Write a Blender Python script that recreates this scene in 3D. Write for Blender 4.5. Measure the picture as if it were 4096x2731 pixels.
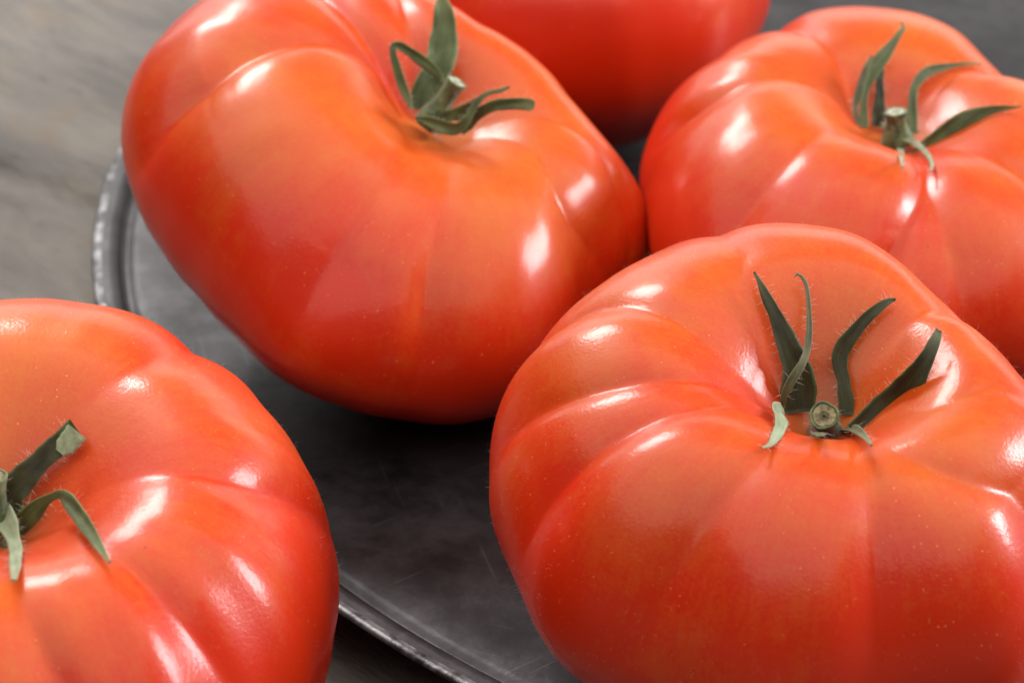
import bpy, math, random
import numpy as np
from mathutils import Vector

for o in list(bpy.data.objects):
    bpy.data.objects.remove(o)
C = bpy.context.scene
COL = C.collection

# ------------------------------------------------------------------ camera
cam = bpy.data.cameras.new('camera')
cam_o = bpy.data.objects.new('camera', cam)
COL.objects.link(cam_o)
PITCH, DIST, RIM_Z = math.radians(30), .38, .010
cam_o.location = (0, -DIST*math.cos(PITCH), RIM_Z + DIST*math.sin(PITCH))
cam_o.rotation_euler = (math.pi/2 - PITCH, 0, 0)
cam.lens, cam.sensor_width = 85, 36
cam.clip_start, cam.clip_end = .01, 100
cam.dof.use_dof = True
cam.dof.focus_distance = .300
cam.dof.aperture_fstop = 30
cam.dof.aperture_blades = 7
C.camera = cam_o

# ------------------------------------------------------------------ light
C.view_settings.view_transform = 'Standard'
C.view_settings.look = 'None'
C.view_settings.exposure = .09
C.view_settings.gamma = 1
w = bpy.data.worlds.new('World')
C.world = w
w.use_nodes = True
w.node_tree.nodes['Background'].inputs['Color'].default_value = (.95, .97, 1.0, 1)
w.node_tree.nodes['Background'].inputs['Strength'].default_value = .035

def area(name, direction, dist, sx, sy, radiance, color=(1, 1, 1), target=(0, -.03, .04)):
    """window-like area lamp; radiance in W/m2/sr"""
    l = bpy.data.lights.new(name, 'AREA')
    l.shape = 'RECTANGLE'
    l.size, l.size_y = sx, sy
    l.energy = radiance*math.pi*sx*sy
    l.color = color
    o = bpy.data.objects.new(name, l)
    COL.objects.link(o)
    d = Vector(direction).normalized()
    o.location = Vector(target) + d*dist
    o.rotation_euler = d.to_track_quat('Z', 'Y').to_euler()
    return o
area('window_light', (-.30, .73, .61), 1.6, .44, .38, 32, (1, .985, .97))
area('side_window_light', (.90, .24, .36), 1.5, .40, .46, 38, (.95, .97, 1))
o = area('ceiling_light', (0, 0, 1), 1.3, 2.8, 2.4, 1.85, (1, .965, .90))
o.location.y -= .40
area('back_wall_light', (.12, .97, .19), 1.9, 3.0, .72, 1.6, (1, .985, .98))

# ------------------------------------------------------------------ helpers
def tag(o, label=None, cat=None, group=None, kind=None):
    for k, v in (('label', label), ('category', cat), ('group', group), ('kind', kind)):
        if v: o[k] = v
    return o
def empty(name, loc):
    o = bpy.data.objects.new(name, None)
    COL.objects.link(o)
    o.location = loc
    o.empty_display_size = .01
    return o
def mesh_obj(name, V, F, mat, parent=None, smooth=True, uv=None, attrs=None):
    me = bpy.data.meshes.new(name)
    V = np.asarray(V, float)
    if parent is not None:
        V = V - world_loc(parent)
    me.from_pydata(V.tolist(), [], F)
    if smooth:
        me.polygons.foreach_set('use_smooth', np.ones(len(me.polygons), bool))
    if uv is not None:
        l = me.uv_layers.new(name='UVMap')
        idx = np.empty(len(me.loops), int); me.loops.foreach_get('vertex_index', idx)
        l.data.foreach_set('uv', np.asarray(uv)[idx].ravel())
    for k, a in (attrs or {}).items():
        vec = np.ndim(a) == 2 and np.shape(a)[1] == 3 and np.shape(a)[0] == len(V)
        at = me.attributes.new(k, 'FLOAT_VECTOR' if vec else 'FLOAT', 'POINT')
        at.data.foreach_set('vector' if vec else 'value', np.asarray(a, float).ravel())
    me.materials.append(mat)
    o = bpy.data.objects.new(name, me)
    COL.objects.link(o)
    o.parent = parent
    return o
def world_loc(o):
    v = np.zeros(3)
    while o is not None:
        v += np.array(o.location); o = o.parent
    return v
def grid_faces(nu, nv, wrap_v=False, wrap_u=False):
    F = []
    for i in range(nu if wrap_u else nu-1):
        i2 = (i+1) % nu
        for j in range(nv if wrap_v else nv-1):
            j2 = (j+1) % nv
            F.append((i*nv+j, i2*nv+j, i2*nv+j2, i*nv+j2))
    return F
def sstep(a, b, x):
    u = np.clip((x-a)/(b-a), 0, 1)
    return u*u*(3-2*u)

# ------------------------------------------------------------------ materials
def new_mat(name):
    m = bpy.data.materials.new(name); m.use_nodes = True
    nt = m.node_tree
    return m, nt, nt.nodes['Principled BSDF']
def node(nt, t, **kw):
    n = nt.nodes.new(t)
    for k, v in kw.items():
        if k in n.inputs.keys(): n.inputs[k].default_value = v
        else: setattr(n, k, v)
    return n
def mth(nt, op, a, b=None, c=None, clamp=False):
    n = nt.nodes.new('ShaderNodeMath'); n.operation = op; n.use_clamp = clamp
    for i, v in enumerate((a, b, c)):
        if v is None: continue
        if isinstance(v, (int, float)): n.inputs[i].default_value = v
        else: nt.links.new(v, n.inputs[i])
    return n.outputs[0]
def mix(nt, f, a, b, mode='MIX'):
    n = nt.nodes.new('ShaderNodeMix'); n.data_type = 'RGBA'; n.blend_type = mode
    for s, v in ((n.inputs[0], f), (n.inputs[6], a), (n.inputs[7], b)):
        if isinstance(v, (int, float)): s.default_value = v
        elif isinstance(v, tuple): s.default_value = (*v, 1) if len(v) == 3 else v
        else: nt.links.new(v, s)
    return n.outputs[2]
def noise(nt, vec, scale, detail=4, rough=.55, dist=0):
    n = node(nt, 'ShaderNodeTexNoise', Scale=scale, Detail=detail, Roughness=rough, Distortion=dist)
    nt.links.new(vec, n.inputs['Vector'])
    return n.outputs['Fac']
def ramp(nt, f, lo, hi):
    n = nt.nodes.new('ShaderNodeMapRange'); n.interpolation_type = 'SMOOTHSTEP'
    nt.links.new(f, n.inputs[0]); n.inputs[1].default_value = lo; n.inputs[2].default_value = hi
    return n.outputs[0]
def bump(nt, h, strength, dist, normal=None):
    n = node(nt, 'ShaderNodeBump', Strength=strength, Distance=dist)
    nt.links.new(h, n.inputs['Height'])
    if normal: nt.links.new(normal, n.inputs['Normal'])
    return n.outputs[0]
def mapping(nt, vec, scale=(1, 1, 1), rot=(0, 0, 0), loc=(0, 0, 0)):
    n = nt.nodes.new('ShaderNodeMapping')
    nt.links.new(vec, n.inputs[0])
    n.inputs['Scale'].default_value = scale; n.inputs['Rotation'].default_value = rot; n.inputs['Location'].default_value = loc
    return n.outputs[0]

def tomato_material(name, seed, red=(.585, .024, .002), orange=(.585, .120, .010)):
    m, nt, b = new_mat(name)
    L = nt.links
    vec = mapping(nt, node(nt, 'ShaderNodeTexCoord').outputs['Object'], loc=(seed, seed*.7, -seed))
    fur = node(nt, 'ShaderNodeAttribute', attribute_name='furrow').outputs['Fac']
    sh = node(nt, 'ShaderNodeAttribute', attribute_name='shoulder_lit').outputs['Fac']
    n1 = ramp(nt, noise(nt, vec, 38, 3, .5), .38, .68)
    n2 = ramp(nt, noise(nt, vec, 160, 4, .6), .35, .75)
    stv = node(nt, 'ShaderNodeAttribute', attribute_name='streak').outputs['Vector']
    n3 = ramp(nt, noise(nt, stv, 13, 5, .65), .36, .68)
    n4 = ramp(nt, noise(nt, vec, 520, 3, .6), .35, .72)
    f = mth(nt, 'ADD', mth(nt, 'MULTIPLY', n1, .36), mth(nt, 'MULTIPLY', n2, .2))
    f = mth(nt, 'ADD', f, mth(nt, 'MULTIPLY', n3, .13))
    f = mth(nt, 'ADD', f, mth(nt, 'MULTIPLY', n4, .12))
    f = mth(nt, 'ADD', f, mth(nt, 'MULTIPLY_ADD', noise(nt, vec, 1900, 2, .5), .5, -.25))
    f = mth(nt, 'ADD', f, mth(nt, 'MULTIPLY_ADD', sh, .74, -.34))  # shoulder hue, plus lit top and shaded sides painted into the colour
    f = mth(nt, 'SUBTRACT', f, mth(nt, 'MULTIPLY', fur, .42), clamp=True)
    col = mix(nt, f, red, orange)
    # pinkish crease lines
    col = mix(nt, mth(nt, 'MULTIPLY', ramp(nt, fur, .45, 1.0), .35), col, (.66, .04, .015))
    core = node(nt, 'ShaderNodeAttribute', attribute_name='core').outputs['Fac']
    col = mix(nt, mth(nt, 'MULTIPLY', core, .35), col, (.30, .16, .05))
    # pale lenticel specks
    vo = node(nt, 'ShaderNodeTexVoronoi', Scale=1150, Randomness=1.0)
    L.new(vec, vo.inputs['Vector'])
    sep = node(nt, 'ShaderNodeSeparateColor'); L.new(vo.outputs['Color'], sep.inputs[0])
    size = mth(nt, 'MULTIPLY', sep.outputs[0], .12)
    dot = mth(nt, 'LESS_THAN', vo.outputs['Distance'], size)
    dens = ramp(nt, noise(nt, vec, 70, 2), .42, .62)
    keep = mth(nt, 'GREATER_THAN', sep.outputs[1], .10)
    dotf = mth(nt, 'MULTIPLY', mth(nt, 'MULTIPLY', dot, keep), mth(nt, 'MULTIPLY_ADD', dens, .8, .2))
    col = mix(nt, dotf, col, (.74, .32, .09))
    # tiny brown flecks
    v2 = node(nt, 'ShaderNodeTexVoronoi', Scale=210, Randomness=1.0); L.new(vec, v2.inputs['Vector'])
    s2 = node(nt, 'ShaderNodeSeparateColor'); L.new(v2.outputs['Color'], s2.inputs[0])
    fl = mth(nt, 'MULTIPLY', mth(nt, 'LESS_THAN', v2.outputs['Distance'], .035), mth(nt, 'GREATER_THAN', s2.outputs[0], .72))
    col = mix(nt, mth(nt, 'MULTIPLY', fl, .6), col, (.16, .02, .01))
    L.new(col, b.inputs['Base Color'])
    b.inputs['Subsurface Weight'].default_value = .45
    b.inputs['Subsurface Radius'].default_value = (1.0, .25, .1)
    b.inputs['Subsurface Scale'].default_value = .005
    L.new(mth(nt, 'MULTIPLY_ADD', noise(nt, vec, 90, 3), .16, .34), b.inputs['Roughness'])
    b.inputs['IOR'].default_value = 1.32
    b.inputs['Coat Weight'].default_value = .32
    b.inputs['Coat Roughness'].default_value = .125
    b.inputs['Coat IOR'].default_value = 1.45
    h = mth(nt, 'ADD', noise(nt, vec, 2600, 2, .5), mth(nt, 'MULTIPLY', noise(nt, vec, 420, 3, .5), 1.0))
    nb = bump(nt, h, .5, .00006)
    L.new(nb, b.inputs['Normal']); L.new(nb, b.inputs['Coat Normal'])
    return m
def leaf_material(name, c1, c2, edge, rough=.6, veins=26):
    m, nt, b = new_mat(name)
    L = nt.links
    tc = node(nt, 'ShaderNodeTexCoord')
    uv, ob = tc.outputs['UV'], tc.outputs['Object']
    st = noise(nt, mapping(nt, uv, (3, veins, 1)), 1.0, 4, .6)
    bl = noise(nt, ob, 320, 4, .6)
    col = mix(nt, ramp(nt, mth(nt, 'ADD', mth(nt, 'MULTIPLY', st, .6), mth(nt, 'MULTIPLY', bl, .5)), .38, .72), c1, c2)
    sx = node(nt, 'ShaderNodeSeparateXYZ'); L.new(uv, sx.inputs[0])
    e = mth(nt, 'ABSOLUTE', mth(nt, 'MULTIPLY_ADD', sx.outputs[1], 2.0, -1.0))
    col = mix(nt, mth(nt, 'MULTIPLY', ramp(nt, e, .78, 1.0), .6), col, edge)
    col = mix(nt, mth(nt, 'MULTIPLY', ramp(nt, sx.outputs[0], .72, 1.0), .7), col, edge)
    L.new(col, b.inputs['Base Color'])
    b.inputs['Roughness'].default_value = rough
    b.inputs['Specular IOR Level'].default_value = .35
    b.inputs['Sheen Weight'].default_value = .08
    b.inputs['Sheen Roughness'].default_value = .5
    b.inputs['Sheen Tint'].default_value = (.8, .9, .7, 1)
    b.inputs['Subsurface Weight'].default_value = .15
    b.inputs['Subsurface Radius'].default_value = (.4, .8, .2)
    b.inputs['Subsurface Scale'].default_value = .0006
    L.new(bump(nt, mth(nt, 'ADD', st, mth(nt, 'MULTIPLY', noise(nt, ob, 2500, 3), .6)), .5, .00015), b.inputs['Normal'])
    return m
LEAF = {
    'dark': leaf_material('sepal_dark', (.012, .013, .003), (.045, .043, .011), (.10, .11, .045)),
    'green': leaf_material('sepal_green', (.035, .048, .013), (.105, .128, .038), (.22, .24, .11)),
    'pale': leaf_material('sepal_pale', (.16, .20, .11), (.33, .37, .24), (.30, .26, .16)),
    'tip': leaf_material('sepal_tip', (.20, .27, .15), (.33, .40, .25), (.30, .36, .22), veins=4),
    'brown': leaf_material('sepal_brown', (.05, .052, .018), (.13, .12, .055), (.24, .22, .12)),
}
def stem_material():
    m, nt, b = new_mat('stem_green')
    ob = node(nt, 'ShaderNodeTexCoord').outputs['Object']
    f = noise(nt, ob, 500, 4, .6)
    nt.links.new(mix(nt, ramp(nt, f, .35, .7), (.040, .062, .020), (.15, .20, .075)), b.inputs['Base Color'])
    b.inputs['Roughness'].default_value = .6
    b.inputs['Sheen Weight'].default_value = .2
    nt.links.new(bump(nt, noise(nt, ob, 1500, 3), .6, .0002), b.inputs['Normal'])
    return m
def cut_material(name, inner, mid, rim):
    m, nt, b = new_mat(name)
    tc = node(nt, 'ShaderNodeTexCoord')
    sx = node(nt, 'ShaderNodeSeparateXYZ'); nt.links.new(tc.outputs['UV'], sx.inputs[0])
    n = noise(nt, tc.outputs['Object'], 1600, 4, .65)
    r = mth(nt, 'ADD', sx.outputs[0], mth(nt, 'MULTIPLY_ADD', n, .3, -.15))
    col = mix(nt, ramp(nt, r, .35, .55), inner, mid)
    col = mix(nt, ramp(nt, r, .82, .92), col, rim)
    col = mix(nt, mth(nt, 'MULTIPLY', ramp(nt, n, .42, .62), .7), col, (.075, .055, .025))
    nt.links.new(col, b.inputs['Base Color'])
    b.inputs['Roughness'].default_value = .75
    nt.links.new(bump(nt, n, .8, .0003), b.inputs['Normal'])
    return m
M_STEM = stem_material()
M_CUT = {'tan': cut_material('cut_face_tan', (.13, .12, .05), (.32, .27, .15), (.12, .17, .05)),
         'pale': cut_material('cut_face_pale', (.40, .40, .27), (.52, .50, .38), (.30, .34, .20))}
def hair_material():
    m, nt, b = new_mat('fine_hair')
    b.inputs['Base Color'].default_value = (.75, .70, .62, 1)
    b.inputs['Roughness'].default_value = .5
    return m
M_HAIR = hair_material()

def wood_material():
    m, nt, b = new_mat('weathered_wood')
    L = nt.links
    ob = node(nt, 'ShaderNodeTexCoord').outputs['Object']
    turned = mapping(nt, ob, loc=(.52, .43, 0), rot=(0, 0, math.radians(46)))
    g = mapping(nt, turned, (1, 2.6, 1))
    gl = mapping(nt, turned, (1, 4.5, 1))
    n1 = noise(nt, g, 26, 5, .6, .5)
    n2 = noise(nt, gl, 70, 5, .65, .3)
    n3 = noise(nt, ob, 60, 4, .6)
    col = mix(nt, ramp(nt, n1, .28, .74), (.118, .106, .096), (.205, .182, .158))
    col = mix(nt, mth(nt, 'MULTIPLY', ramp(nt, n3, .52, .72), .6), col, (.20, .145, .095))
    col = mix(nt, mth(nt, 'MULTIPLY', ramp(nt, n2, .56, .74), .55), col, (.06, .058, .062))
    col = mix(nt, mth(nt, 'MULTIPLY', ramp(nt, noise(nt, gl, 160, 4, .6), .55, .8), .45), col, (.22, .21, .20))
    L.new(col, b.inputs['Base Color'])
    L.new(mth(nt, 'MULTIPLY_ADD', n2, .2, .66), b.inputs['Roughness'])
    b.inputs['Specular IOR Level'].default_value = .3
    h = mth(nt, 'ADD', mth(nt, 'MULTIPLY', n2, 1.0), mth(nt, 'MULTIPLY', noise(nt, gl, 260, 4, .6), .5))
    L.new(bump(nt, h, .7, .0012), b.inputs['Normal'])
    return m
def platter_material(name, edge=False):
    m, nt, b = new_mat(name)
    L = nt.links
    ob = node(nt, 'ShaderNodeTexCoord').outputs['Object']
    n1 = noise(nt, ob, 70, 6, .7)
    n2 = noise(nt, ob, 240, 5, .65)
    n3 = noise(nt, ob, 900, 3, .6)
    c = mix(nt, ramp(nt, n1, .35, .68), (.018, .015, .0155), (.056, .050, .052))
    c = mix(nt, mth(nt, 'MULTIPLY', ramp(nt, n2, .52, .68), .7), c, (.03, .027, .027))
    for ang in (20, 75, 140):
        sc = noise(nt, mapping(nt, mapping(nt, ob, rot=(0, 0, math.radians(ang))), (1, 40, 1)), 45, 3, .6)
        c = mix(nt, mth(nt, 'MULTIPLY', ramp(nt, sc, .66, .74), .35), c, (.17, .165, .165))
    v = node(nt, 'ShaderNodeTexVoronoi', Scale=130); L.new(mapping(nt, ob), v.inputs['Vector'])
    sp = node(nt, 'ShaderNodeSeparateColor'); L.new(v.outputs['Color'], sp.inputs[0])
    pit = mth(nt, 'MULTIPLY', mth(nt, 'LESS_THAN', mth(nt, 'ADD', v.outputs['Distance'], mth(nt, 'MULTIPLY', n3, .25)), .30), mth(nt, 'GREATER_THAN', sp.outputs[0], .6))
    c = mix(nt, mth(nt, 'MULTIPLY', pit, .5), c, (.05, .045, .045))
    if edge:
        c = mix(nt, mth(nt, 'MULTIPLY', ramp(nt, n2, .40, .62), .5), c, (.42, .415, .42))
    L.new(c, b.inputs['Base Color'])
    b.inputs['Metallic'].default_value = .7
    L.new(mth(nt, 'MULTIPLY_ADD', n2, .25, .34 if edge else .33), b.inputs['Roughness'])
    h = mth(nt, 'ADD', mth(nt, 'MULTIPLY', n2, .6), n3)
    L.new(bump(nt, h, .12 if not edge else .35, .0003), b.inputs['Normal'])
    return m

# ------------------------------------------------------------------ the table
def build_table():
    u = np.linspace(-1, 1, 420)
    ax = np.sign(u)*(.16*np.abs(u) + .54*np.abs(u)**5)
    X, Y = np.meshgrid(ax - .02, ax + .05, indexing='ij')
    crack = np.array([(-.30, .235), (-.18, .150), (-.125, .106), (-.0972, .0854), (-.0905, .0796), (-.0851, .0763), (-.0779, .0705), (-.069, .0635), (-.058, .052), (-.02, .02), (.05, -.04), (.3, -.25)])
    d = np.full(X.shape, 9.)
    for (x0, y0), (x1, y1) in zip(crack[:-1], crack[1:]):
        t = np.clip(((X-x0)*(x1-x0)+(Y-y0)*(y1-y0))/((x1-x0)**2+(y1-y0)**2), 0, 1)
        d = np.minimum(d, np.hypot(X-x0-t*(x1-x0), Y-y0-t*(y1-y0)))
    wv = .6 + .4*np.sin(X*170+1)*np.sin(Y*90)
    Z = -.0045*np.exp(-(d/.0026)**2)*wv
    g = (X*math.sin(math.radians(43)) + Y*math.cos(math.radians(43)))
    Z += .00018*np.sin(g*900+2*np.sin(X*60)) * (.5+.5*np.sin(X*35+Y*20)) - .0003
    Z -= .0003
    top = np.stack([X, Y, Z], -1).reshape(-1, 3)
    n = len(u)
    F = grid_faces(n, n)
    # skirt and underside
    ring = [i*n for i in range(n)] + [(n-1)*n+j for j in range(1, n)] + [i*n+n-1 for i in range(n-2, -1, -1)] + [j for j in range(n-2, 0, -1)]
    low = top[ring].copy(); low[:, 2] = -.035
    base = len(top)
    k = len(ring)
    F = [f[::1] for f in F]
    for i in range(k):
        F.append((ring[i], ring[(i+1) % k], base+(i+1) % k, base+i))
    F.append(tuple(base+i for i in range(k)))
    o = mesh_obj('table_top', np.vstack([top, low]), F, wood_material())
    tag(o, kind='structure')
build_table()

# ------------------------------------------------------------------ the platter
PC = np.array([.1145, .0575, 0.])
def lathe(prof, n, jit=None):
    A = np.linspace(0, 2*np.pi, n, endpoint=False)
    V = []
    for i, (r, z) in enumerate(prof):
        rr = np.full(n, r); zz = np.full(n, z)
        if jit is not None: rr, zz = jit(i, A, rr, zz)
        V.append(np.stack([rr*np.cos(A), rr*np.sin(A), zz], -1))
    return np.concatenate(V), grid_faces(len(prof), n, wrap_v=True)
def build_platter():
    root = empty('platter', tuple(PC))
    tag(root, 'round dark metal platter with a low bright rim under the four grouped tomatoes', 'platter')
    prof = [(.0004, .0040), (.03, .0040), (.08, .0041), (.105, .0044), (.13, .0053), (.15, .0062), (.165, .0069), (.175, .0073), (.1795, .00752),
            (.1806, .0074), (.1812, .0070), (.1818, .0069), (.1824, .0074), (.1828, .0083), (.1832, .0088), (.1836, .0090), (.1846, .00903), (.1856, .00905)]
    V, F = lathe(prof, 600)
    mesh_obj('plate_well', V + PC, F, platter_material('platter_metal'), root)
    rs = np.random.RandomState(3)
    ph = rs.rand(12)*6.28
    def jit(i, A, r, z):
        d = sum(.000025*np.sin(k*A+ph[j]) for j, k in enumerate((37, 61, 97, 143, 171, 230)))
        e = .00014*np.sin(3*A+1)+.0001*np.sin(7*A)
        return r + d*.6, z + (d*.7+e)*(1 if 2 <= i <= 8 else .5)
    prof = [(.1856, .00904), (.1859, .00908), (.1862, .00914), (.1864, .00917), (.1866, .00917), (.1869, .0091), (.18715, .0089), (.1872, .0086), (.1869, .0083),
            (.186, .0079), (.182, .0060), (.175, .0050), (.15, .0030), (.13, .0014), (.11, .0006), (.0004, .0006)]
    V, F = lathe(prof, 900, jit)
    mesh_obj('rim', V + PC, F, platter_material('rim_metal', True), root)
build_platter()

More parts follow.
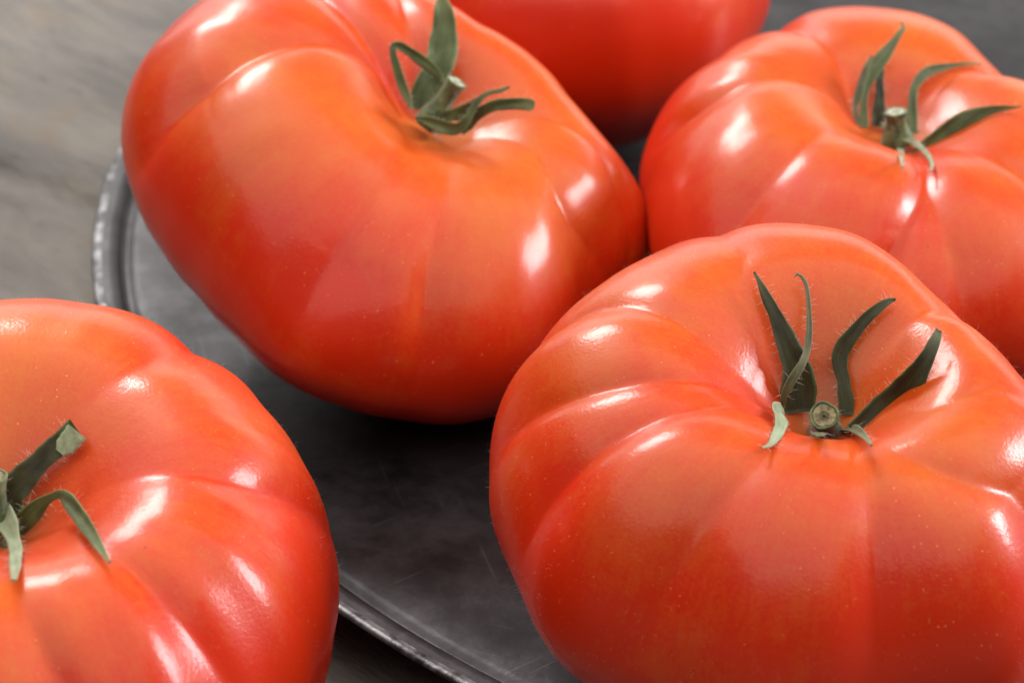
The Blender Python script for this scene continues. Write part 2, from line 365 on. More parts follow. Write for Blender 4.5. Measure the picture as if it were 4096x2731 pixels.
# ------------------------------------------------------------------ tomatoes
TOM = {
 'A': {
  'x': -0.01591,
  'y': 0.00813,
  'R': 0.04142,
  'h': 0.02407,
  'tilt': [0.2309, 0.3146],
  'zoff': 0.03154,
  'dd': 0.0075,
  'dw': 0.38,
  'n': 0.86,
  'taper': 0.14,
  'four': [[-0.1298, 0.0079], [-0.0416, -0.0899], [0.0372, -0.0008], [0.034, 0.0283], [-0.004, -0.0021], [0.0155, -0.0172], [0.017, -0.0086], [0.0037, -0.0054], [-0.0013, -0.0014]],
  'fur': [
   {'d': 0.161, 'w': 0.114, 'p': [[0.286, 2.246], [0.361, 2.22], [0.436, 2.195], [0.511, 2.17], [0.587, 2.145], [0.662, 2.12], [1.162, 2.02]]},
   {'d': 0.096, 'w': 0.106, 'p': [[0.286, 1.841], [0.359, 1.818], [0.433, 1.794], [0.506, 1.77], [0.58, 1.747], [0.654, 1.723], [1.154, 1.626]]},
   {'d': 0.096, 'w': 0.141, 'p': [[0.286, 2.217], [0.415, 2.538], [0.545, 2.803], [0.674, 3.013], [0.804, 3.169], [0.933, 3.269], [1.433, 3.419]]},
   {'d': 0.12, 'w': 0.192, 'p': [[0.123, 4.341], [0.35, 4.404], [0.576, 4.448], [0.803, 4.471], [1.029, 4.474], [1.255, 4.456], [1.755, 4.433]]},
   {'d': 0.046, 'w': 0.096, 'p': [[0.163, 4.842], [0.286, 4.846], [0.408, 4.85], [0.53, 4.854], [0.653, 4.858], [0.775, 4.861], [1.275, 4.871]]},
   {'d': 0.023, 'w': 0.06, 'p': [[0.171, 6.035], [0.336, 5.855], [0.5, 5.736], [0.665, 5.679], [0.829, 5.683], [0.994, 5.748], [1.494, 5.868]]},
   {'d': 0.026, 'w': 0.072, 'p': [[0.171, 0.165], [0.313, 0.115], [0.454, 0.053], [0.595, -0.021], [0.737, -0.107], [0.878, -0.206], [1.378, -0.356]]},
  ],
  'seed': 3,
 },
 'B': {
  'x': 0.00723,
  'y': 0.09465,
  'R': 0.04199,
  'h': 0.02858,
  'tilt': [0.0148, -0.0027],
  'zoff': 0.03257,
  'dd': 0.0125,
  'dw': 0.38,
  'n': 0.86,
  'taper': 0.06,
  'four': [[-0.0098, -0.0019], [-0.0086, 0.0023], [-0.0054, 0.0046], [-0.0011, 0.0054], [0.0021, 0.004], [0.0033, 0.0019], [0.0032, 0.0004], [0.0028, -0.0002], [0.0025, -0.0003]],
  'fur': [
   {'d': 0.025, 'w': 0.15, 'p': [(0.1, 0.1), (0.8, 0.15000000000000002), (1.6, 0.12000000000000001)], 't1': 1.8},
   {'d': 0.035, 'w': 0.14, 'p': [(0.1, 1.1), (0.8, 1.1500000000000001), (1.6, 1.12)], 't1': 1.8},
   {'d': 0.04, 'w': 0.15, 'p': [(0.1, 1.9), (0.8, 1.95), (1.6, 1.92)], 't1': 1.8},
   {'d': 0.03, 'w': 0.15, 'p': [(0.1, 2.6), (0.8, 2.65), (1.6, 2.62)], 't1': 1.8},
   {'d': 0.045, 'w': 0.16, 'p': [(0.1, 3.4), (0.8, 3.4499999999999997), (1.6, 3.42)], 't1': 1.8},
   {'d': 0.0225, 'w': 0.14, 'p': [(0.1, 4.1), (0.8, 4.1499999999999995), (1.6, 4.119999999999999)], 't1': 1.8},
   {'d': 0.01, 'w': 0.2, 'p': [(0.1, 4.7), (0.8, 4.75), (1.6, 4.72)], 't1': 1.8},
   {'d': 0.01, 'w': 0.2, 'p': [(0.1, 5.3), (0.8, 5.35), (1.6, 5.319999999999999)], 't1': 1.8},
  ],
  'seed': 5,
 },
 'C': {
  'x': 0.05754,
  'y': 0.01076,
  'R': 0.04212,
  'h': 0.02408,
  'tilt': [0.0681, 0.0833],
  'zoff': 0.02856,
  'dd': 0.0085,
  'dw': 0.38,
  'n': 0.86,
  'taper': 0.06,
  'four': [[0.0197, -0.0103], [-0.0793, -0.0202], [0.0337, -0.0525], [0.0261, 0.0011], [0.0059, 0.0202], [-0.005, -0.0042], [-0.0005, 0.0082], [-0.0066, -0.0063], [0.0006, -0.0075]],
  'fur': [
   {'d': 0.06, 'w': 0.114, 'p': [[0.114, 2.646], [0.335, 2.824], [0.555, 2.952], [0.775, 3.03], [0.995, 3.058], [1.216, 3.036], [1.716, 3.006]]},
   {'d': 0.083, 'w': 0.123, 'p': [[0.114, 2.199], [0.249, 2.165], [0.384, 2.13], [0.518, 2.096], [0.653, 2.061], [0.788, 2.027], [1.288, 1.95]]},
   {'d': 0.071, 'w': 0.158, 'p': [[0.057, 3.741], [0.255, 3.823], [0.453, 3.883], [0.651, 3.921], [0.849, 3.936], [1.047, 3.931], [1.547, 3.922]]},
   {'d': 0.095, 'w': 0.106, 'p': [[0.141, 4.964], [0.284, 4.89], [0.427, 4.817], [0.57, 4.743], [0.713, 4.67], [0.855, 4.596], [1.355, 4.446]]},
   {'d': 0.036, 'w': 0.088, 'p': [[0.484, 4.745], [0.584, 4.758], [0.683, 4.771], [0.782, 4.783], [0.882, 4.796], [0.981, 4.809], [1.481, 4.847]]},
   {'d': 0.071, 'w': 0.123, 'p': [[0.205, 5.289], [0.287, 5.307], [0.369, 5.326], [0.451, 5.344], [0.533, 5.362], [0.615, 5.381], [1.115, 5.448]]},
   {'d': 0.095, 'w': 0.132, 'p': [[0.171, 0.952], [0.272, 0.909], [0.372, 0.867], [0.473, 0.825], [0.573, 0.782], [0.674, 0.74], [1.174, 0.613]]},
  ],
  'seed': 8,
 },
 'D': {
  'x': 0.03759,
  'y': -0.07587,
  'R': 0.03814,
  'h': 0.02632,
  'tilt': [0.1354, 0.0359],
  'zoff': 0.03309,
  'dd': 0.0125,
  'dw': 0.38,
  'n': 0.86,
  'taper': 0.06,
  'four': [[-0.0972, -0.0184], [-0.0415, -0.0302], [-0.004, -0.0343], [0.0163, -0.0155], [0.0018, 0.0019], [-0.0075, -0.0061], [0.0012, -0.0014], [0.001, -0.0147], [-0.007, -0.0118]],
  'fur': [
   {'d': 0.071, 'w': 0.114, 'p': [[0.195, 3.708], [0.412, 3.664], [0.63, 3.63], [0.848, 3.608], [1.066, 3.597], [1.284, 3.596], [1.784, 3.595]]},
   {'d': 0.071, 'w': 0.114, 'p': [[0.171, 3.366], [0.351, 3.344], [0.53, 3.315], [0.71, 3.28], [0.889, 3.239], [1.068, 3.191], [1.568, 3.112]]},
   {'d': 0.054, 'w': 0.123, 'p': [[0.171, 3.091], [0.332, 2.884], [0.492, 2.737], [0.652, 2.65], [0.812, 2.623], [0.972, 2.656], [1.472, 2.719]]},
   {'d': 0.036, 'w': 0.123, 'p': [[0.171, 2.548], [0.247, 2.42], [0.322, 2.292], [0.398, 2.163], [0.474, 2.035], [0.549, 1.907], [1.049, 1.757]]},
   {'d': 0.083, 'w': 0.132, 'p': [[0.114, 0.728], [0.247, 0.704], [0.38, 0.679], [0.513, 0.655], [0.646, 0.63], [0.778, 0.605], [1.278, 0.55]]},
   {'d': 0.03, 'w': 0.106, 'p': [[0.332, 5.67], [0.369, 5.741], [0.405, 5.811], [0.441, 5.882], [0.478, 5.953], [0.514, 6.024], [1.014, 6.174]]},
   {'d': 0.046, 'w': 0.137, 'p': [[0.429, 5.093], [0.514, 5.189], [0.599, 5.285], [0.684, 5.381], [0.769, 5.478], [0.853, 5.574], [1.353, 5.724]]},
   {'d': 0.051, 'w': 0.12, 'p': [[0.438, 4.903], [0.601, 4.912], [0.765, 4.916], [0.929, 4.914], [1.092, 4.907], [1.256, 4.896], [1.756, 4.874]]},
   {'d': 0.051, 'w': 0.152, 'p': [[0.566, 4.29], [0.686, 4.271], [0.807, 4.251], [0.928, 4.231], [1.048, 4.212], [1.169, 4.192], [1.669, 4.144]]},
  ],
  'seed': 13,
 },
 'E': {
  'x': -0.06027,
  'y': -0.09597,
  'R': 0.04255,
  'h': 0.02874,
  'tilt': [0.1319, 0.0993],
  'zoff': 0.02906,
  'dd': 0.0125,
  'dw': 0.38,
  'n': 0.86,
  'taper': 0.06,
  'four': [[-0.0192, 0.0153], [-0.038, 0.0286], [-0.0201, -0.0072], [0.004, -0.0083], [0.0057, 0.0048], [0.0014, 0.0059], [0.0011, 0.0027], [0.0006, 0.0042], [-0.0079, -0.0022]],
  'fur': [
   {'d': 0.058, 'w': 0.152, 'p': [[0.286, 1.052], [0.425, 0.996], [0.565, 0.966], [0.704, 0.962], [0.844, 0.984], [0.983, 1.031], [1.483, 1.131]]},
   {'d': 0.065, 'w': 0.145, 'p': [[0.171, 0.17], [0.337, 0.094], [0.502, 0.057], [0.667, 0.059], [0.832, 0.098], [0.998, 0.176], [1.498, 0.318]]},
   {'d': 0.054, 'w': 0.141, 'p': [[0.296, 5.5], [0.439, 5.535], [0.582, 5.565], [0.726, 5.588], [0.869, 5.606], [1.012, 5.617], [1.512, 5.641]]},
   {'d': 0.06, 'w': 0.123, 'p': [[0.486, 4.978], [0.556, 5.0], [0.626, 5.021], [0.696, 5.043], [0.766, 5.064], [0.836, 5.086], [1.336, 5.178]]},
  ],
  'seed': 21,
 },
}
CAL = {
 'D': {
  'sepals': [
   ('dark', [[0.03533, -0.07621, 0.04395, 0.00345, -0.0, -0.87, 0.5], [0.03512, -0.07556, 0.04562, 0.00435, -0.0, -0.87, 0.5], [0.03511, -0.07477, 0.0472, 0.00415, -0.0, -0.87, 0.5], [0.03495, -0.07379, 0.04867, 0.00365, -0.0, -0.87, 0.5], [0.03428, -0.07258, 0.05021, 0.00304, -0.0, -0.87, 0.5], [0.03345, -0.07104, 0.05196, 0.00244, -0.0, -0.87, 0.5], [0.03246, -0.0692, 0.05377, 0.00173, -0.0, -0.87, 0.5], [0.0314, -0.06728, 0.05533, 0.00122, -0.0, -0.87, 0.5], [0.03071, -0.0655, 0.05638, 0.00061, -0.0, -0.87, 0.5], [0.03019, -0.064, 0.05689, 0.00033, -0.0, -0.87, 0.5]]),
   ('brown', [[0.03299, -0.07769, 0.04549, 0.00056, -0.0, -0.87, 0.5], [0.03307, -0.07769, 0.04712, 0.00088, -0.0, -0.87, 0.5], [0.03353, -0.07753, 0.04846, 0.00104, -0.0, -0.87, 0.5], [0.03431, -0.07691, 0.04961, 0.0011, -0.0, -0.87, 0.5], [0.03524, -0.0758, 0.05057, 0.001, -0.0, -0.87, 0.5], [0.03591, -0.07433, 0.05133, 0.00089, -0.0, -0.87, 0.5], [0.03631, -0.07251, 0.0522, 0.00085, -0.0, -0.87, 0.5], [0.03657, -0.07039, 0.05342, 0.00069, -0.0, -0.87, 0.5], [0.03662, -0.06851, 0.05439, 0.00061, -0.0, -0.87, 0.5], [0.03659, -0.06673, 0.05564, 0.00053, -0.0, -0.87, 0.5], [0.03635, -0.06556, 0.05642, 0.00049, -0.0, -0.87, 0.5], [0.03576, -0.06487, 0.05695, 0.00041, -0.0, -0.87, 0.5], [0.03524, -0.06469, 0.05704, 0.00033, -0.0, -0.87, 0.5], [0.0351, -0.06485, 0.05676, 0.00025, -0.0, -0.87, 0.5]]),
   ('dark', [[0.04092, -0.07674, 0.04387, 0.00182, -0.0, -0.87, 0.5], [0.04098, -0.07566, 0.04527, 0.00203, -0.0, -0.87, 0.5], [0.04082, -0.07468, 0.04633, 0.00172, -0.0, -0.87, 0.5], [0.04078, -0.07374, 0.0472, 0.00162, -0.0, -0.87, 0.5], [0.04042, -0.07275, 0.04826, 0.00187, -0.0, -0.87, 0.5], [0.04041, -0.07189, 0.04939, 0.00203, -0.0, -0.87, 0.5], [0.04098, -0.07113, 0.05059, 0.00203, -0.0, -0.87, 0.5], [0.04223, -0.07029, 0.05194, 0.00179, -0.0, -0.87, 0.5], [0.04363, -0.06935, 0.05324, 0.00147, -0.0, -0.87, 0.5], [0.04509, -0.06849, 0.05418, 0.00122, -0.0, -0.87, 0.5], [0.04655, -0.06775, 0.05486, 0.00082, -0.0, -0.87, 0.5], [0.04743, -0.06739, 0.05493, 0.00033, -0.0, -0.87, 0.5]]),
   ('dark', [[0.04121, -0.08125, 0.04431, 0.0022, -0.0, -0.87, 0.5], [0.04279, -0.08064, 0.04516, 0.003, -0.0, -0.87, 0.5], [0.04452, -0.08003, 0.04631, 0.00349, -0.0, -0.87, 0.5], [0.04617, -0.07978, 0.04779, 0.00379, -0.0, -0.87, 0.5], [0.04758, -0.07971, 0.04977, 0.00338, -0.0, -0.87, 0.5], [0.04885, -0.07934, 0.05176, 0.00258, -0.0, -0.87, 0.5], [0.05007, -0.07826, 0.05352, 0.00178, -0.0, -0.87, 0.5], [0.05101, -0.07677, 0.05475, 0.00123, -0.0, -0.87, 0.5], [0.05152, -0.0755, 0.05512, 0.0008, -0.0, -0.87, 0.5]]),
   ('pale', [[0.03286, -0.07874, 0.04603, 0.0016, 0.44, -0.58, 0.69], [0.03193, -0.08088, 0.0472, 0.00199, 0.48, -0.49, 0.73], [0.03191, -0.08426, 0.04812, 0.00187, 0.45, -0.27, 0.85], [0.03145, -0.08835, 0.04947, 0.00155, 0.4, -0.15, 0.91], [0.03046, -0.09239, 0.05043, 0.00115, 0.18, -0.21, 0.96], [0.02949, -0.09522, 0.05124, 0.00066, 0.1, -0.32, 0.94], [0.02839, -0.09696, 0.052, 0.00026, 0.11, -0.39, 0.92]]),
   ('brown', [[0.03493, -0.09459, 0.05202, 0.00113, -0.07, -0.53, 0.84], [0.03829, -0.07879, 0.04283, 0.00141, -0.2, -0.61, 0.77], [0.04032, -0.0735, 0.03997, 0.00148, -0.29, -0.38, 0.88], [0.04083, -0.07913, 0.0435, 0.00151, -0.4, -0.22, 0.89], [0.04049, -0.0886, 0.04903, 0.00116, -0.37, -0.09, 0.92], [0.0402, -0.09653, 0.05305, 0.00075, -0.28, -0.05, 0.96], [0.03992, -0.10225, 0.05572, 0.00033, -0.15, -0.14, 0.98]]),
  ],
  'stem': [[0.03846, -0.07772, 0.04199], [0.03758, -0.08136, 0.04672], 0.00173],
  'dimple': [0.03792, -0.07709, 0.04208],
 },
 'A': {
  'sepals': [
   ('green', [[-0.01384, 0.00662, 0.04676, 0.00244, -0.0, -0.87, 0.5], [-0.0137, 0.00754, 0.04809, 0.00366, -0.0, -0.87, 0.5], [-0.01269, 0.00886, 0.04972, 0.00419, -0.0, -0.87, 0.5], [-0.01155, 0.01043, 0.05125, 0.00437, -0.0, -0.87, 0.5], [-0.0107, 0.01234, 0.05294, 0.00447, -0.0, -0.87, 0.5], [-0.01051, 0.01429, 0.05448, 0.00439, -0.0, -0.87, 0.5], [-0.01038, 0.01625, 0.05602, 0.00388, -0.0, -0.87, 0.5], [-0.01055, 0.01833, 0.058, 0.00291, -0.0, -0.87, 0.5], [-0.01079, 0.01965, 0.05904, 0.00195, -0.0, -0.87, 0.5], [-0.01092, 0.02068, 0.05988, 0.00071, -0.0, -0.87, 0.5]]),
   ('green', [[-0.01064, 0.00874, 0.05041, 0.00096, -0.0, -0.87, 0.5], [-0.01136, 0.00884, 0.05163, 0.00139, -0.0, -0.87, 0.5], [-0.01265, 0.00917, 0.0529, 0.00165, -0.0, -0.87, 0.5], [-0.01424, 0.00959, 0.05397, 0.00165, -0.0, -0.87, 0.5], [-0.01583, 0.01008, 0.05501, 0.00139, -0.0, -0.87, 0.5], [-0.0172, 0.0103, 0.05567, 0.00156, -0.0, -0.87, 0.5], [-0.01791, 0.01005, 0.05573, 0.00122, -0.0, -0.87, 0.5], [-0.01797, 0.00923, 0.05491, 0.00104, -0.0, -0.87, 0.5], [-0.01752, 0.00813, 0.05351, 0.0013, -0.0, -0.87, 0.5], [-0.01701, 0.00714, 0.05206, 0.00147, -0.0, -0.87, 0.5], [-0.0165, 0.00636, 0.05083, 0.00156, -0.0, -0.87, 0.5], [-0.01592, 0.00561, 0.04959, 0.0013, -0.0, -0.87, 0.5], [-0.01549, 0.00501, 0.04861, 0.00078, -0.0, -0.87, 0.5], [-0.01512, 0.00448, 0.04774, 0.00028, -0.0, -0.87, 0.5]]),
   ('green', [[-0.01439, 0.00197, 0.04755, 0.00052, -0.0, -0.87, 0.5], [-0.01278, 0.00102, 0.04756, 0.00138, -0.0, -0.87, 0.5], [-0.01103, -0.00042, 0.04748, 0.00188, -0.0, -0.87, 0.5], [-0.00928, -0.00196, 0.04757, 0.00196, -0.0, -0.87, 0.5], [-0.00784, -0.00277, 0.0481, 0.00179, -0.0, -0.87, 0.5], [-0.00684, -0.00254, 0.04908, 0.00136, -0.0, -0.87, 0.5], [-0.00599, -0.00166, 0.05023, 0.00102, -0.0, -0.87, 0.5], [-0.00514, -0.00063, 0.05132, 0.00102, -0.0, -0.87, 0.5], [-0.00415, 0.00018, 0.05203, 0.00085, -0.0, -0.87, 0.5], [-0.00302, 0.00067, 0.05236, 0.00068, -0.0, -0.87, 0.5], [-0.0016, 0.00093, 0.05255, 0.00068, -0.0, -0.87, 0.5], [-0.00039, 0.00121, 0.053, 0.00034, -0.0, -0.87, 0.5]]),
   ('green', [[-0.01138, 0.00185, 0.04705, 0.00103, -0.0, -0.87, 0.5], [-0.00936, 0.00171, 0.04799, 0.00172, -0.0, -0.87, 0.5], [-0.00791, 0.00119, 0.04861, 0.00206, -0.0, -0.87, 0.5], [-0.00646, 0.00089, 0.04969, 0.00171, -0.0, -0.87, 0.5], [-0.00531, 0.00087, 0.05079, 0.00103, -0.0, -0.87, 0.5], [-0.00445, 0.00095, 0.05153, 0.00041, -0.0, -0.87, 0.5]]),
   ('green', [[-0.00765, 0.0011, 0.04583, 0.00138, -0.0, -0.87, 0.5], [-0.00649, 0.00082, 0.04674, 0.00138, -0.0, -0.87, 0.5], [-0.00561, 0.00055, 0.04828, 0.00154, -0.0, -0.87, 0.5], [-0.00431, 3e-05, 0.04962, 0.00171, -0.0, -0.87, 0.5], [-0.00259, -0.00031, 0.05063, 0.00171, -0.0, -0.87, 0.5], [-0.00046, -0.00048, 0.05094, 0.00179, -0.0, -0.87, 0.5], [0.00167, -0.00052, 0.05096, 0.00179, -0.0, -0.87, 0.5], [0.00295, -0.00064, 0.05085, 0.00162, -0.0, -0.87, 0.5], [0.00335, -0.00077, 0.05084, 0.00119, -0.0, -0.87, 0.5]]),
  ],
  'stem': [[-0.01141, 0.00326, 0.04782], [-0.00822, 0.00355, 0.05289], 0.00155],
  'dimple': [-0.01175, 0.0052, 0.04398],
 },
 'C': {
  'sepals': [
   ('green', [[0.05427, 0.0102, 0.04219, 0.0014, -0.0, -0.87, 0.5], [0.05429, 0.01212, 0.04413, 0.00123, -0.0, -0.87, 0.5], [0.05457, 0.01403, 0.04591, 0.00106, -0.0, -0.87, 0.5], [0.05521, 0.01561, 0.04709, 0.00132, -0.0, -0.87, 0.5], [0.05609, 0.01724, 0.04844, 0.00212, -0.0, -0.87, 0.5], [0.05707, 0.01858, 0.04936, 0.0023, -0.0, -0.87, 0.5], [0.05823, 0.01997, 0.05026, 0.00195, -0.0, -0.87, 0.5], [0.0594, 0.02144, 0.05114, 0.00142, -0.0, -0.87, 0.5], [0.06058, 0.02297, 0.05219, 0.00098, -0.0, -0.87, 0.5], [0.06147, 0.02418, 0.053, 0.00057, -0.0, -0.87, 0.5], [0.06119, 0.02498, 0.05342, 0.00029, -0.0, -0.87, 0.5]]),
   ('brown', [[0.05346, 0.01075, 0.0425, 0.0007, -0.0, -0.87, 0.5], [0.05316, 0.01342, 0.04411, 0.00088, -0.0, -0.87, 0.5], [0.05387, 0.01579, 0.0455, 0.00124, -0.0, -0.87, 0.5], [0.05472, 0.01782, 0.04686, 0.00124, -0.0, -0.87, 0.5], [0.0557, 0.01965, 0.04852, 0.00116, -0.0, -0.87, 0.5], [0.0563, 0.02079, 0.04944, 0.00053, -0.0, -0.87, 0.5]]),
   ('dark', [[0.05672, 0.01156, 0.04175, 0.00229, -0.0, -0.87, 0.5], [0.05687, 0.01342, 0.04411, 0.00194, -0.0, -0.87, 0.5], [0.05705, 0.01507, 0.04582, 0.00141, -0.0, -0.87, 0.5], [0.05714, 0.0167, 0.04736, 0.00124, -0.0, -0.87, 0.5], [0.05732, 0.01809, 0.04863, 0.00106, -0.0, -0.87, 0.5], [0.05712, 0.01892, 0.04921, 0.00053, -0.0, -0.87, 0.5]]),
   ('green', [[0.06157, 0.00999, 0.04096, 0.00193, -0.0, -0.87, 0.5], [0.0619, 0.01217, 0.04279, 0.00176, -0.0, -0.87, 0.5], [0.06215, 0.01436, 0.04463, 0.00141, -0.0, -0.87, 0.5], [0.06258, 0.0163, 0.04602, 0.00124, -0.0, -0.87, 0.5], [0.06362, 0.01804, 0.04696, 0.0016, -0.0, -0.87, 0.5], [0.06503, 0.0196, 0.04741, 0.0016, -0.0, -0.87, 0.5], [0.06699, 0.021, 0.04737, 0.00125, -0.0, -0.87, 0.5], [0.06917, 0.02242, 0.04713, 0.00081, -0.0, -0.87, 0.5], [0.07208, 0.02398, 0.04683, 0.00054, -0.0, -0.87, 0.5], [0.07451, 0.02545, 0.04615, 0.00018, -0.0, -0.87, 0.5]]),
   ('green', [[0.06119, 0.00443, 0.04001, 0.00139, -0.0, -0.87, 0.5], [0.06267, 0.0048, 0.04134, 0.00173, -0.0, -0.87, 0.5], [0.06463, 0.00518, 0.04284, 0.00208, -0.0, -0.87, 0.5], [0.06712, 0.00571, 0.04446, 0.0026, -0.0, -0.87, 0.5], [0.06933, 0.00634, 0.04548, 0.0026, -0.0, -0.87, 0.5], [0.07143, 0.00707, 0.04607, 0.00191, -0.0, -0.87, 0.5], [0.07348, 0.00734, 0.04651, 0.00121, -0.0, -0.87, 0.5], [0.07551, 0.0067, 0.04707, 0.00069, -0.0, -0.87, 0.5], [0.07706, 0.00542, 0.04784, 0.00017, -0.0, -0.87, 0.5]]),
   ('pale', [[0.05623, 0.00664, 0.04422, 0.00104, -0.0, -0.87, 0.5], [0.05845, 0.01221, 0.04069, 0.00106, -0.0, -0.87, 0.5], [0.05972, 0.01195, 0.03947, 0.00124, -0.05, -0.61, 0.79], [0.05898, 0.00407, 0.0415, 0.00104, 0.07, -0.28, 0.96], [0.05716, -0.0078, 0.0457, 0.00075, 0.17, -0.19, 0.97], [0.05528, -0.01997, 0.04997, 0.00023, 0.31, -0.36, 0.88]]),
   ('pale', [[0.05843, 0.00694, 0.04277, 0.00104, -0.0, -0.87, 0.5], [0.05982, 0.00475, 0.04286, 0.00121, -0.16, -0.4, 0.9], [0.06073, 0.00199, 0.04342, 0.00103, -0.22, -0.33, 0.92], [0.06147, -0.00173, 0.04407, 0.00085, -0.24, -0.21, 0.95], [0.06182, -0.00582, 0.04456, 0.00067, -0.19, -0.17, 0.97], [0.06159, -0.00929, 0.04496, 0.0005, -0.17, -0.25, 0.95], [0.06092, -0.01191, 0.04534, 0.0002, -0.13, -0.33, 0.93]]),
  ],
  'stem': [[0.05877, 0.00645, 0.043], [0.05827, 0.00653, 0.0466], 0.00166],
  'dimple': [0.05855, 0.00994, 0.04064],
 },
 'E': {
  'sepals': [
   ('dark', [[-0.05909, -0.09598, 0.04308, 0.00466, -0.0, -0.87, 0.5], [-0.05853, -0.09528, 0.04428, 0.00433, -0.0, -0.87, 0.5], [-0.0573, -0.09453, 0.04544, 0.0035, -0.0, -0.87, 0.5], [-0.05582, -0.09352, 0.04676, 0.00283, -0.0, -0.87, 0.5], [-0.0545, -0.09254, 0.04778, 0.00259, -0.0, -0.87, 0.5], [-0.05332, -0.09166, 0.04854, 0.00259, -0.0, -0.87, 0.5], [-0.05213, -0.09089, 0.0492, 0.00276, -0.0, -0.87, 0.5], [-0.05133, -0.09034, 0.04968, 0.00301, -0.0, -0.87, 0.5], [-0.05066, -0.08998, 0.05003, 0.00301, -0.0, -0.87, 0.5]]),
   ('green', [[-0.05736, -0.09736, 0.04134, 0.00233, -0.0, -0.87, 0.5], [-0.05666, -0.09776, 0.04212, 0.00232, -0.0, -0.87, 0.5], [-0.05542, -0.09777, 0.04345, 0.00232, -0.0, -0.87, 0.5], [-0.05419, -0.09773, 0.04476, 0.00182, -0.0, -0.87, 0.5], [-0.05297, -0.09787, 0.04583, 0.00102, -0.0, -0.87, 0.5], [-0.0517, -0.09842, 0.04669, 0.00115, -0.0, -0.87, 0.5], [-0.05059, -0.1, 0.04709, 0.00163, -0.0, -0.87, 0.5], [-0.04905, -0.10275, 0.04732, 0.00178, -0.0, -0.87, 0.5], [-0.04756, -0.10607, 0.04779, 0.00168, -0.34, -0.27, 0.9], [-0.04612, -0.10924, 0.04821, 0.00126, -0.23, -0.3, 0.92], [-0.0448, -0.11188, 0.04828, 0.00094, -0.06, -0.34, 0.94], [-0.04365, -0.11401, 0.0482, 0.00025, 0.09, -0.35, 0.93]]),
   ('pale', [[-0.05856, -0.09841, 0.04389, 0.00313, -0.0, -0.87, 0.5], [-0.05761, -0.10054, 0.04402, 0.00262, 0.12, -0.73, 0.67], [-0.05644, -0.10374, 0.04457, 0.00178, 0.21, -0.74, 0.64], [-0.05516, -0.10791, 0.04583, 0.00151, -0.12, -0.09, 0.99], [-0.05424, -0.11226, 0.04728, 0.00141, -0.04, -0.04, 1.0], [-0.05353, -0.11593, 0.04845, 0.00116, 0.03, -0.19, 0.98], [-0.05304, -0.11888, 0.04931, 0.00069, 0.1, -0.29, 0.95]]),
   ('tip', [[-0.05256, -0.09214, 0.04835, 0.00122, -0.0, -0.87, 0.5], [-0.052, -0.09183, 0.0489, 0.00229, -0.0, -0.87, 0.5], [-0.05131, -0.09141, 0.04962, 0.00252, -0.0, -0.87, 0.5], [-0.05054, -0.09096, 0.0504, 0.00268, -0.0, -0.87, 0.5]]),
  ],
  'stem': [[-0.05952, -0.09823, 0.04294], [-0.0591, -0.09781, 0.04891], 0.0015],
  'dimple': [-0.05914, -0.09746, 0.04028],
 },
}

def tomato_verts(P, T, PH):
    R, h = P['R'], P['h']
    four = np.zeros_like(PH)
    for k, (a, b) in enumerate(P['four'][1:], start=2):
        four = four + a*np.cos(k*PH) + b*np.sin(k*PH)
    n = P['n']
    s, c = np.sin(T), np.cos(T)
    rho = R*np.abs(s)**n
    zz = h*np.sign(c)*np.abs(c)**np.where(c>0,.95,1.05)
    rho = rho*(1 + four*sstep(.15, .9, T))
    rho = rho*(1 - P['taper']*sstep(1.7, 3.0, T))
    q = rho/R
    zz = zz - (T < np.pi/2)*P['dd']*(np.exp(-(q/P['dw'])**2) + .35*np.exp(-(q/(P['dw']*.38))**2))
    zz = zz + .03*h*np.exp(-(q/.25)**2)*(T > np.pi/2)
    fac = np.zeros_like(PH)
    for Fd in P['fur']:
        t = np.array([p[0] for p in Fd['p']]); f = np.array([p[1] for p in Fd['p']])
        d = (PH - np.interp(T, t, f) + np.pi) % (2*np.pi) - np.pi
        arc = d*np.maximum(np.sin(T), .12)
        e = np.exp(-(np.sqrt((arc/Fd['w'])**2 + .02) - .1414))
        t0, t1, tf = Fd.get('t0', -.1), Fd.get('t1', .95), Fd.get('tf', .85)
        fac = fac + Fd['d']*e*sstep(t0, t0+.35, T)*(1 - sstep(t1, t1+tf, T))
    # slight natural unevenness
    rs = np.random.RandomState(P['seed'])
    un = np.zeros_like(PH)
    for k in range(10, 27, 2):
        a, p1, p2 = rs.rand(), rs.rand()*6.28, rs.rand()*2-1
        un = un + a*np.sin(k*PH + p1 + p2*3*T)
    un = un*.0015*sstep(.25, .8, T)*(1 - sstep(1.9, 2.8, T))
    for _ in range(7):
        v = rs.randn(3); v /= np.linalg.norm(v); p1 = rs.rand()*6.28; kk = 4 + 6*rs.rand()
        un = un + .0016*np.sin(kk*(v[0]*s*np.cos(PH)+v[1]*s*np.sin(PH)+v[2]*c) + p1)
    k = 1 - fac + un
    zc = -.2*h
    (a, b), off = P['four'][0], R*sstep(.1, 1.0, T)
    V = np.stack([rho*np.cos(PH)*k + a*off, rho*np.sin(PH)*k + b*off, zc+(zz-zc)*k], -1)
    return V, fac
def place(P, V):
    tx, ty = P['tilt']
    cx, sx, cy, sy = math.cos(tx), math.sin(tx), math.cos(ty), math.sin(ty)
    M = np.array([[1, 0, 0], [0, cx, -sx], [0, sx, cx]]) @ np.array([[cy, 0, sy], [0, 1, 0], [-sy, 0, cy]])
    return V @ M.T + np.array([P['x'], P['y'], P['zoff']])

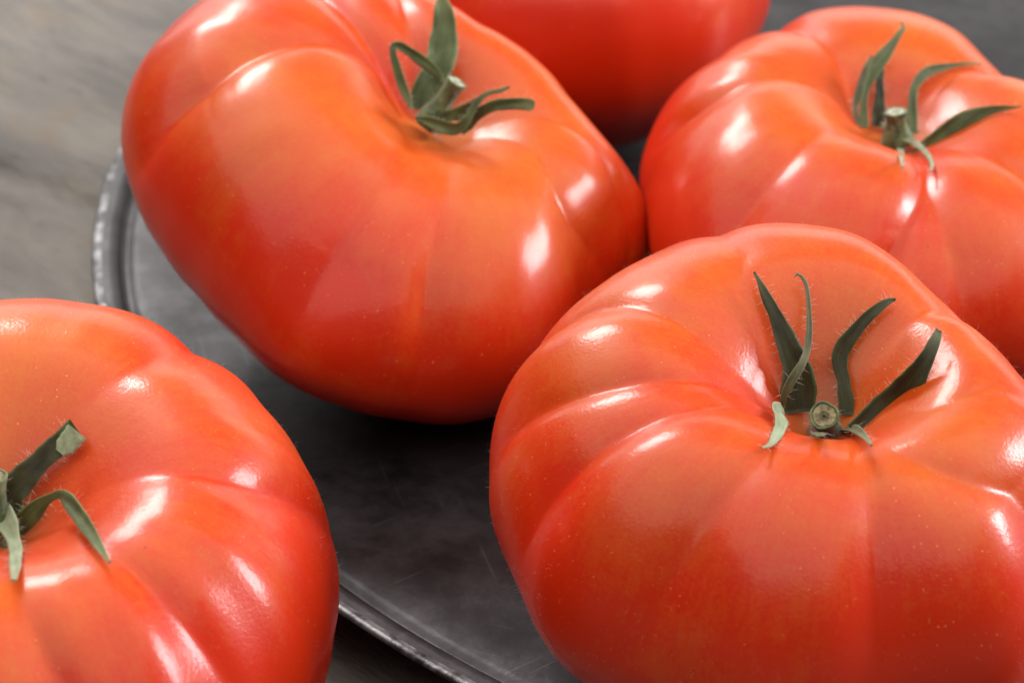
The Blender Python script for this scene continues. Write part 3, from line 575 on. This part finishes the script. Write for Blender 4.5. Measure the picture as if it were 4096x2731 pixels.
VIEW = np.array([0, -math.cos(PITCH), math.sin(PITCH)])
def spline(N, n):
    N = np.asarray(N, float)
    d = np.r_[0, np.cumsum(np.linalg.norm(np.diff(N[:, :3], axis=0), axis=1)+1e-6)]
    s = np.linspace(0, d[-1], n)
    # Catmull-Rom through the nodes
    tan = np.gradient(N, d, axis=0)
    i = np.clip(np.searchsorted(d, s, 'right')-1, 0, len(d)-2)
    h = (d[i+1]-d[i])[:, None]; u = ((s-d[i])[:, None])/h
    return ((2*u**3-3*u**2+1)*N[i] + (u**3-2*u**2+u)*h*tan[i] + (-2*u**3+3*u**2)*N[i+1] + (u**3-u**2)*h*tan[i+1])
def ribbon(name, nodes, mat, parent, seed, fold=.16, thick=.00028, ripple=1):
    rs = np.random.RandomState(seed)
    n, m = 36, 9
    S = spline(nodes, n)
    p, wd = S[:, :3], np.maximum(S[:, 3], .0003)
    T = np.gradient(p, axis=0); T /= np.linalg.norm(T, axis=1, keepdims=True)
    NR = S[:, 4:7]/np.linalg.norm(S[:, 4:7], axis=1, keepdims=True)
    W = np.cross(T, NR); W /= np.linalg.norm(W, axis=1, keepdims=True)+1e-9
    for _ in range(2):
        W[1:-1] = (W[:-2]+W[1:-1]*2+W[2:]); W /= np.linalg.norm(W, axis=1, keepdims=True)
    N = np.cross(W, T)
    v = np.linspace(-1, 1, m)
    u = np.linspace(0, 1, n)
    side = []
    ph = rs.rand(4)*6.28
    prof = (np.abs(v)**1.5)
    for s_ in (1, -1):
        hgt = fold*wd[:, None]*(prof[None]-.4)*(1+.5*np.sin(u*5+ph[0]))[:, None]
        hgt = hgt + .035*wd[:, None]*np.sin(v[None]*4+u[:, None]*11+ph[1]) + ripple*.03*wd[:, None]*np.sin(u[:, None]*29+ph[2])*np.abs(v)[None]
        edge = (1-np.abs(v)**4)*.85+.15
        off = hgt + s_*thick*.5*edge[None]
        ww = wd[:, None]*.5*v[None]*(1+.035*np.sin(u*19+ph[3])+.02*np.sin(u*53))[:, None]
        side.append(p[:, None, :] + W[:, None, :]*ww[..., None] + N[:, None, :]*off[..., None])
    loop = np.concatenate([side[0], side[1][:, ::-1]], 1)            # closed cross-section
    k = 2*m
    V = loop.reshape(-1, 3)
    F = grid_faces(n, k, wrap_v=True)
    F.append(tuple(range(k))[::-1]); F.append(tuple((n-1)*k+j for j in range(k)))
    vv = np.r_[(v+1)/2, ((v+1)/2)[::-1]]
    uv = np.stack(np.broadcast_arrays(u[:, None], vv[None]), -1).reshape(-1, 2)
    return mesh_obj(name, V, F, mat, parent, uv=uv), p, W, wd
def hairs(name, P0, D, length, rad, parent, seed):
    """thin three-sided tapered hairs joined into one part"""
    rs = np.random.RandomState(seed)
    V, F = [], []
    for p, d in zip(P0, D):
        d = d/np.linalg.norm(d)
        l = length*(.45+.9*rs.rand())
        side = np.cross(d, rs.randn(3)); side /= np.linalg.norm(side)
        s2 = np.cross(d, side)
        bend = rs.randn(3)*.25*l
        b = len(V)
        for f, r in ((0, 1), (.55, .75)):
            c = p + d*l*f + bend*f*f
            for a in range(3):
                V.append(c + rad*r*(side*math.cos(a*2.094)+s2*math.sin(a*2.094)))
        V.append(p + d*l + bend)
        for a in range(3):
            a2 = (a+1) % 3
            F.append((b+a, b+a2, b+3+a2, b+3+a)); F.append((b+3+a, b+3+a2, b+6))
    o = mesh_obj(name, np.array(V), F, M_HAIR, parent)
    o['kind'] = 'stuff'
    return o
def build_stem(root, base, top, r, cut, seed):
    base, top = np.array(base), np.array(top)
    ax = top-base; ln = np.linalg.norm(ax); ax /= ln
    a = np.cross(ax, (.3, 1, .2)); a /= np.linalg.norm(a); b = np.cross(ax, a)
    rs = np.random.RandomState(seed)
    n = 40
    A = np.linspace(0, 2*np.pi, n, endpoint=False)
    lobes = .05*np.sin(3*A+rs.rand()*6)+.035*np.sin(5*A+rs.rand()*6)
    prof = [(-.4, 1.5), (-.2, 1.45), (0, 1.3), (.15, 1.1), (.35, .95), (.6, .88), (.8, .93), (.92, 1.03), (.985, 1.05), (1.0, 1.0), (1.0, .93), (.985, .88)]
    V = []
    for f, q in prof:
        rr = r*q*(1+lobes*(1 if f < .9 else .8))
        V.append(base + ax*ln*f + np.outer(rr*np.cos(A), a) + np.outer(rr*np.sin(A), b))
    st = mesh_obj('stem', np.concatenate(V), grid_faces(len(prof), n, wrap_v=True), M_STEM, root)
    V, uv = [], []
    for i, q in enumerate((.885, .8, .68, .55, .42, .3, .18, .06)):
        dep = .985 - (.035*(1-q)*(1 if cut == 'tan' else .3)) + .012*math.sin(q*19)
        rr = r*q*(1+lobes*.8)
        V.append(base + ax*ln*dep + np.outer(rr*np.cos(A), a) + np.outer(rr*np.sin(A), b) + ax*(rs.rand(n, 1)-.5)*r*.06)
        uv += [(q/.885, .5)]*n
    F = grid_faces(8, n, wrap_v=True); F.append(tuple(7*n+j for j in range(n)))
    mesh_obj('cut_face', np.concatenate(V), F, M_CUT[cut], st, uv=uv)
    return st
def build_tomato(key, label, nt=230, npz=560):
    P = TOM[key]
    T, PH = np.meshgrid(np.linspace(.004, math.pi-.004, nt)**1.0, np.linspace(0, 2*np.pi, npz, endpoint=False), indexing='ij')
    V, fac = tomato_verts(P, T, PH)
    Wd = place(P, V)
    rest = {'A': .0061, 'B': .0047, 'C': .0042, 'D': .0066, 'E': 0}[key]
    root = empty('tomato', (P['x'], P['y'], rest))
    tag(root, label, 'tomato', 'ripe ribbed tomatoes on and beside the platter')
    F = grid_faces(nt, npz, wrap_v=True)
    F.append(tuple(range(npz))); F.append(tuple((nt-1)*npz+j for j in range(npz))[::-1])
    F = [f[::-1] for f in F]
    mx = max(.02, fac.max())
    sh = 1 - sstep(.45, 1.5, T)  # orange shoulders, widened to paint lit tops against redder shaded sides
    core = np.exp(-(T/.13)**2)
    streak = np.stack([np.cos(PH)*3, np.sin(PH)*3, T*.35], -1).reshape(-1, 3)
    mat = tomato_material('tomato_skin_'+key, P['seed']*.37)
    mesh_obj('body', Wd.reshape(-1, 3), F, mat, root, attrs=dict(furrow=np.clip(fac/mx, 0, 1), shoulder_lit=sh, core=core, streak=streak))
    cal = CAL.get(key)
    hp, hd = [], []
    rs = np.random.RandomState(P['seed']+50)
    if cal:
        first = None
        for i, (mk, nodes) in enumerate(cal['sepals']):
            if mk == 'tip':
                ribbon('folded_tip', nodes, LEAF['tip'], first, P['seed']*20+i, fold=.04, ripple=0)
                continue
            o, p, W, wd = ribbon('sepal', nodes, LEAF[mk], root, P['seed']*20+i)
            first = first or o
            for _ in range(46):
                j = rs.randint(3, 35); s_ = rs.choice((-1, 1))
                hp.append(p[j]+W[j]*s_*wd[j]*.48); hd.append(W[j]*s_+rs.randn(3)*.45+VIEW*.2)
        b, t, r = cal['stem']
        build_stem(root, b, t, r, 'pale' if key == 'A' or key == 'C' else 'tan', P['seed'])
        bb, tt = np.array(b), np.array(t)
        for _ in range(40):
            d = rs.randn(3); d -= d.dot(tt-bb)*(tt-bb)/np.linalg.norm(tt-bb)**2; d /= np.linalg.norm(d)
            hp.append(bb+(tt-bb)*(.2+.75*rs.rand())+d*r*.9); hd.append(d+rs.randn(3)*.3)
        hairs('calyx_fuzz', hp, hd, .0009, .000014, root, P['seed'])
    if not cal:
        b = Wd[0].mean(0)
        build_stem(root, b - np.array([0, 0, .001]), b + np.array([.0012, -.0008, .006]), .0016, 'pale', P['seed'])
    if key in 'DE':
        # scattered fine hairs on the skin
        e0 = np.gradient(Wd, axis=0); e1 = np.roll(Wd, -1, 1)-np.roll(Wd, 1, 1)
        Nn = np.cross(e0, e1); Nn /= np.linalg.norm(Nn, axis=2, keepdims=True)+1e-12
        i = rs.randint(int(nt*.2), int(nt*.72), 1600); j = rs.randint(0, npz, 1600)
        pp, nn = Wd[i, j], Nn[i, j]
        lift = np.abs(nn @ VIEW)
        hairs('skin_fuzz', pp, nn+rs.randn(*nn.shape)*.35, .0006, .000005, root, P['seed']+9)
    return root

build_tomato('A', 'large smooth tomato with a tall upright sepal and thick cut stem leaning right')
build_tomato('B', 'out of focus tomato at the back showing only its smooth lower front, no calyx visible', 160, 360)
build_tomato('C', 'blurred ribbed tomato at right back with upright pale stem top and wide arched sepals')
build_tomato('D', 'sharply focused ribbed tomato with four dark upright sepals round a cut stem facing the camera')
build_tomato('E', 'tomato on the bare wood outside the platter rim, calyx cut off at the left')
